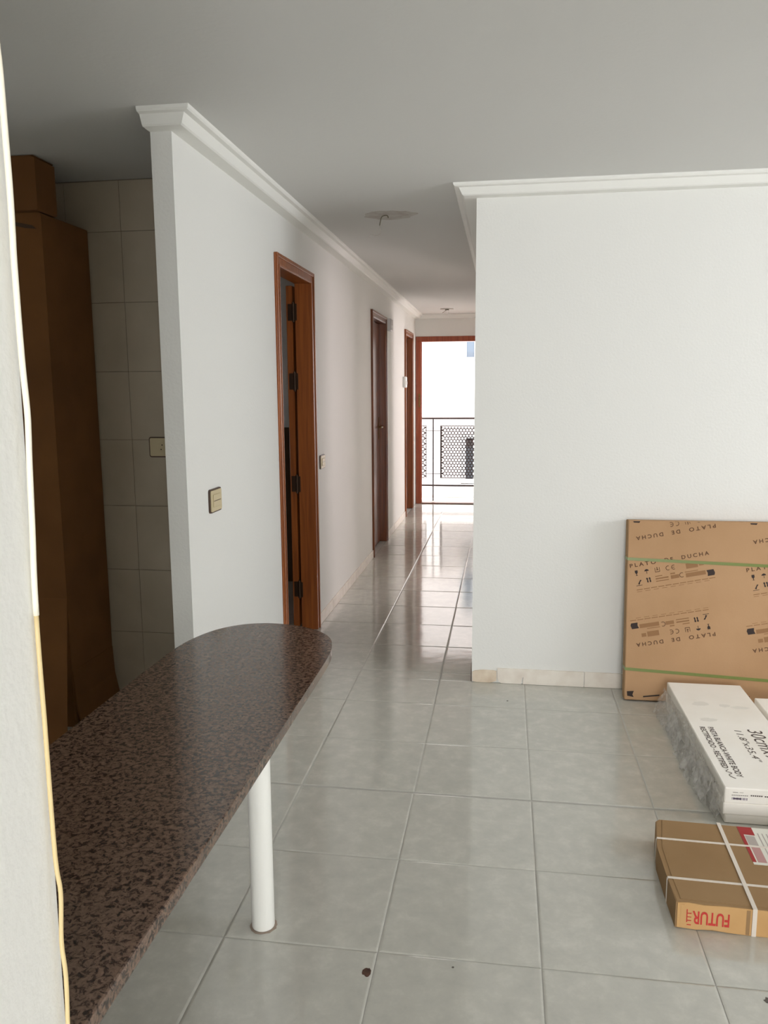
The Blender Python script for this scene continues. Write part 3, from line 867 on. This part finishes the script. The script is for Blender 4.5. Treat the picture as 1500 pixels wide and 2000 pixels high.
for q in ((0.024, .012, .0345, .0145), (0.024, .024, .0345, .0265), (0.024, .034, .0345, .036), (0.024, .044, .0345, .0465), (0.0225, .020, .0250, .056)):
    bx.faces.new([bx.verts.new(p) for p in ((q[0] + .004, yf, q[1]), (q[2] + .004, yf, q[1]), (q[2] + .004, yf, q[3]), (q[0] + .004, yf, q[3]))])
tag(obj('printed_lettering', bx, M['red'], fb), 'worn rubbed out letter at the end of the red word')
zt = FBH + 0.0014
def wstrap(kind, c, w=0.0042):
    bm = bmesh.new(); e = 0.0012
    if kind == 'x':
        add_box(bm, (-0.004, c - w, zt), (FBW + .002, c + w, zt + e), 0.0)
        sx = -0.006 * c / 0.12 if c < 0.12 else (-0.006 - 0.004 * (c - 0.12) / 0.13 if c < 0.251 else -0.010 + 0.016 * (c - 0.251) / 0.142)
        add_prism(bm, [(sx - .0003, 0.0), (sx - .0003, zt - .006), (-0.004, zt), (-0.004, zt + e), (sx - .0016, zt - .005), (sx - .0016, 0.0)], c - w, c + w, lambda u, v, h: (u, h, v))
    else:
        add_box(bm, (c - w * 1.3, -.0048, zt + e), (c + w * 1.3, FBD + .003, zt + 2 * e))
        add_box(bm, (c - w * 1.3, -.0062, 0.0), (c + w * 1.3, -.0048, zt + 2 * e))
        add_box(bm, (c - w * 1.3, FBD + .003, 0.0), (c + w * 1.3, FBD + .0044, zt + 2 * e))
    return obj('strap', bm, M['strapw'], fb)
wstrap('x', 0.101); wstrap('x', 0.295); wstrap('y', 0.190); wstrap('y', 0.62)
# shipping label with red border
lx0, ly0, ly1 = 0.240, 0.203, 0.400
zl = FBH + 0.0014
def lab(name, pts, m, dz, label=None):
    bm = bmesh.new()
    add_prism(bm, pts, zl + dz, zl + dz + .0002)
    o = obj(name, bm, m, fb)
    return tag(o, label) if label else o
lab('shipping_label', [(lx0, ly0), (lx0 + .30, ly0), (lx0 + .30, ly1), (lx0, ly1)], M['paper'], 0.0, 'white paper label with a red border')
lab('label_border', [(lx0, ly0 + .012), (lx0 + .010, ly0 + .012), (lx0 + .010, ly1), (lx0, ly1)], M['redlabel'], .0003)
lab('label_border', [(lx0 + .010, ly1 - .042), (lx0 + .041, ly1 - .044), (lx0 + .041, ly1), (lx0 + .010, ly1)], M['redlabel'], .0003)
lab('label_print', [(lx0 + .012, ly0 + .100), (lx0 + .038, ly0 + .098), (lx0 + .038, ly0 + .148), (lx0 + .012, ly0 + .150)], M['papergrey'], .0003)
lab('label_print', [(lx0 + .014, ly0 + .012), (lx0 + .038, ly0 + .012), (lx0 + .038, ly0 + .088), (lx0 + .014, ly0 + .092)], M['pinkprint'], .0003)
for k in range(5):
    lab('label_print', [(lx0 + .05 + .012 * k, ly0 + .03), (lx0 + .053 + .012 * k, ly0 + .03), (lx0 + .053 + .012 * k, ly1 - .03), (lx0 + .05 + .012 * k, ly1 - .03)], M['papergrey'], .0003)

# ------------------------------------------------------------------ wall plates and boxes
def plate(name, loc, wid, hei, label, buttons, rotz):
    """built facing -Y, then turned"""
    r = tag(empty(name, loc, (0, 0, rotz)), label, 'switch')
    def rr(w, h, rad, n=4):
        out = []
        for (sx, sz, a0) in ((1, 1, 0), (-1, 1, 90), (-1, -1, 180), (1, -1, 270)):
            for k in range(n + 1):
                a = math.radians(a0 + 90 * k / n)
                out.append((sx * (w / 2 - rad) + rad * math.cos(a), sz * (h / 2 - rad) + rad * math.sin(a)))
        return out
    F = lambda u, v, h: (u, -h, v)
    tag(obj('surround', add_prism(bmesh.new(), rr(wid, hei, .010), 0, 0.007, F), M['brownplastic'], r), 'dark brown outer frame')
    obj('cover', add_prism(bmesh.new(), rr(wid - .010, hei - .010, .006), 0.007, 0.010, F), M['cream'], r)
    if buttons == 'rocker':
        box('rocker', (-wid * .30, -.0135, -hei * .27), (wid * .30, -.010, hei * .27), M['cream'], r, 0.002)
        box('rocker_gap', (-wid * .30, -.0139, -.0012), (wid * .30, -.0134, 0.0012), M['brownplastic'], r)
    else:
        w = obj('socket_well', add_lathe(bmesh.new(), [(0.022, 0.0), (0.022, 0.002), (0.019, 0.002), (0.018, 0.0012)], 24), M['cream'], r)
        w.rotation_euler = (PI / 2, 0, 0); w.location = (0, -.010, 0)
        for s in (-1, 1):
            o = obj('socket_hole', add_lathe(bmesh.new(), [(0.003, 0.0), (0.003, 0.0006)], 10), M['brownplastic'], r)
            o.rotation_euler = (PI / 2, 0, 0); o.location = (s * .0025 + .0, -.0125, s * .0095)
    return r
plate('light_switch', (XL, 2.832, 0.977), 0.118, 0.088, 'ivory light switch with brown frame on the white wall before the nearest door', 'rocker', PI / 2)
plate('light_switch', (XL, 4.617, 0.961), 0.118, 0.082, 'small ivory light switch just right of the nearest door frame', 'rocker', PI / 2)
plate('wall_socket', (-1.465, YK, 1.141), 0.118, 0.088, 'ivory socket with brown frame on the dark kitchen tiles', 'socket', 0)

th = tag(empty('thermostat', (XL, 8.49, 1.40)), 'small white thermostat box on the corridor wall before the farthest door', 'thermostat')
obj('housing', add_box(bmesh.new(), (0, -0.05, 0), (0.034, 0.05, 0.115), 0.006), M['white'], th)
obj('dial', add_tube(bmesh.new(), [(0.034, 0, 0.05), (0.040, 0, 0.05)], 0.02, 16), M['white'], th)
cbx = tag(empty('door_chime', (XL, 7.35, 1.905)), 'grey chime box beside the top of the second door', 'chime')
obj('housing', add_box(bmesh.new(), (0, -0.07, 0), (0.042, 0.07, 0.108), 0.006), M['greyplastic'], cbx)
obj('grille', add_box(bmesh.new(), (0.042, -0.04, 0.02), (0.044, 0.04, 0.05)), M['white'], cbx)

# ------------------------------------------------------------------ ceiling wiring
lp = tag(empty('ceiling_hook', (-0.615, 4.164, H)), 'bare lamp hook with wires on a grey plaster patch, nearer of two in the ceiling', 'hook')
obj('plaster_patch', add_prism(bmesh.new(), blob(0.02, 0.0, 0.135, 0.10, 77, 24, .15), -0.0012, -0.0001), M['plastermark'], lp)
hk = smooth_line([(0.010, 0, -0.001), (0.016, -.004, -0.014), (0.012, -.006, -0.004), (-0.006, -.008, 0.0 - .004), (-0.018, -.008, -0.012), (-0.024, -.006, -0.030), (-0.028, -.004, -0.05)], 4)
obj('hook', add_tube(bmesh.new(), hk, 0.0024, 6), M['wire'], lp)
obj('wire', add_tube(bmesh.new(), smooth_line([(-0.028, -.004, -0.05), (-0.024, 0, -0.07), (-0.03, .004, -0.09), (-0.05, 0, -0.098), (-0.075, -.004, -0.096), (-0.085, 0, -0.105)], 4), 0.0014, 6), M['plastermark'], lp)
lp2 = tag(empty('ceiling_rose', (-0.649, 8.964, H)), 'small ceiling plate with dangling wires near the balcony door', 'ceiling rose')
obj('plate', add_prism(bmesh.new(), blob(0, 0, 0.07, 0.07, 80, 20, .1), -0.006, 0), M['plastermark'], lp2)
obj('hook', add_prism(bmesh.new(), blob(0, 0, 0.022, 0.022, 81, 12, .1), -0.016, -0.006), M['wire'], lp2)
for k, (dx, dz) in enumerate(((-0.05, -0.03), (0.02, -0.075), (-0.03, -0.06), (0.035, -0.05))):
    obj('wire', add_tube(bmesh.new(), smooth_line([(0.004 * k - .008, 0, -0.014), (dx * .5, 0.01, dz * .4 - .014), (dx, 0.0, dz - .014)], 4), 0.0022, 6), M['white'] if k else M['wire'], lp2)

# ------------------------------------------------------------------ balcony
struct('balcony_floor', add_box(bmesh.new(), (-2.2, YF + .1, -0.16), (1.4, 10.55, -0.012)), M['bal'], 'pale stone balcony floor beyond the corridor door', 'floor')
tag(box('balcony_strip', (-2.2, 10.30, -0.012), (1.4, 10.52, -0.004), M['balgrey']), 'grey strip along the balcony edge', 'coping', kind='structure')  # plain grey strip laid across the balcony floor
RY = 10.004
rl = tag(empty('balcony_railing', (-0.888, RY, -0.012)), 'dark metal balcony railing with perforated panels outside the corridor door', 'railing')
box('top_rail', (-1.2, -0.016, 1.024), (1.6, 0.016, 1.047), M['metal'], rl, 0.003)
box('bottom_rail', (-1.2, -0.012, 0.184), (1.6, 0.012, 0.206), M['metal'], rl, 0.003)
for px in (0.0, 0.78):
    box('post', (px - .008, -0.008, 0.0), (px + .008, 0.008, 1.024), M['metal'], rl, 0.002)
for (x0, x1) in ((-0.085, -0.008), (0.008, 0.09), (0.70, 0.772), (0.788, 0.86)):
    for z in (0.342, 0.882):
        box('connector', (x0, -0.004, z - .004), (x1, 0.004, z + .004), M['metal'], rl)
def perforated(x0, x1, z0, z1, left_band, right_band):
    bm = bmesh.new()
    y = 0.0
    p = 0.0400; q = 0.0333; R = 0.0146
    # frame bars
    f = 0.008
    add_box(bm, (x0, -0.006, z0), (x1, 0.006, z0 + f)); add_box(bm, (x0, -0.006, z1 - f), (x1, 0.006, z1))
    add_box(bm, (x0, -0.006, z0 + f), (x0 + left_band, 0.006, z1 - f)); add_box(bm, (x1 - right_band, -0.006, z0 + f), (x1, 0.006, z1 - f))
    xa, xb = x0 + left_band, x1 - right_band
    za, zb = z0 + f, z1 - f
    nr = round((zb - za) / q)
    q = (zb - za) / nr
    nc = round((xb - xa - p / 2) / p)
    p = (xb - xa) / (nc + .5)
    N = 12
    for r in range(nr):
        cz = za + (r + .5) * q
        for c in range(nc):
            cx = xa + (c + .5 + (.5 if r % 2 else 0)) * p
            outer = []; inner = []
            hexa = [(0, -q * .667), (p / 2, -q * .333), (p / 2, q * .333), (0, q * .667), (-p / 2, q * .333), (-p / 2, -q * .333)]
            for k in range(N):
                a = -PI / 2 + 2 * PI * k / N
                if k % 2 == 0: o_ = hexa[k // 2]
                else:
                    u, v = hexa[k // 2], hexa[(k // 2 + 1) % 6]; o_ = ((u[0] + v[0]) / 2, (u[1] + v[1]) / 2)
                outer.append(bm.verts.new((cx + o_[0], y, min(max(cz + o_[1], za), zb))))
                inner.append(bm.verts.new((cx + R * math.cos(a), y, cz + R * math.sin(a))))
            for k in range(N):
                j = (k + 1) % N
                bm.faces.new((outer[k], outer[j], inner[j], inner[k]))
        # half cell filler at the stepped edge
        if r % 2: fx0, fx1 = xa, xa + p / 2
        else: fx0, fx1 = xb - p / 2, xb
        add_box(bm, (fx0, -0.0015, cz - q * .33), (fx1, 0.0015, cz + q * .33))
    return obj('perforated_panel', bm, M['metal'], rl)
perforated(0.088, 0.70, 0.287, 0.947, 0.020, 0.020)
perforated(-0.70, -0.084, 0.287, 0.947, 0.006, 0.006)

# ------------------------------------------------------------------ building across the street
ob = tag(empty('opposite_building', (0, 16.0, -8.0)), 'sunlit white apartment facade across the street seen through the balcony door', 'building')
WX0, WX1 = -0.865, 0.55
bm = bmesh.new()
Z = lambda z: z + 8.0
add_box(bm, (-14, 0, 0), (WX0, 0.3, Z(7)))
add_box(bm, (WX1, 0, 0), (14, 0.3, Z(7)))
for (a, b) in ((-8, -0.50), (0.50, 1.915), (3.2, 7)):
    add_box(bm, (WX0, 0, Z(a)), (WX1, 0.3, Z(b)))
obj('facade', bm, M['facade'], ob)
def far_window(z0, z1, glass):
    fr = bmesh.new()
    f = 0.09
    add_box(fr, (WX0, 0.10, Z(z0)), (WX0 + f, 0.16, Z(z1))); add_box(fr, (WX1 - f, 0.10, Z(z0)), (WX1, 0.16, Z(z1)))
    add_box(fr, (WX0 + f, 0.10, Z(z0)), (WX1 - f, 0.16, Z(z0) + f)); add_box(fr, (WX0 + f, 0.10, Z(z1) - f), (WX1 - f, 0.16, Z(z1)))
    add_box(fr, (WX0 + .24, 0.10, Z(z0) + f), (WX0 + .32, 0.16, Z(z1) - f))
    w = obj('window', fr, M['white'], ob)
    for (a, b) in ((WX0 + f, WX0 + .24), (WX0 + .32, WX1 - f)):
        box('pane', (a, 0.12, Z(z0) + f), (b, 0.13, Z(z1) - f), glass, w)
    box('window_sill', (WX0 - .06, -0.08, Z(z0) - .07), (WX1 + .06, 0.12, Z(z0)), M['bal'], ob)
far_window(1.915, 3.2, M['glassl'])
far_window(-0.50, 0.50, M['glassd'])
struct('street', add_box(bmesh.new(), (-30, 10.6, -8.3), (30, 40, -8.0)), M['ground'], 'pale street far below the balcony', 'ground')
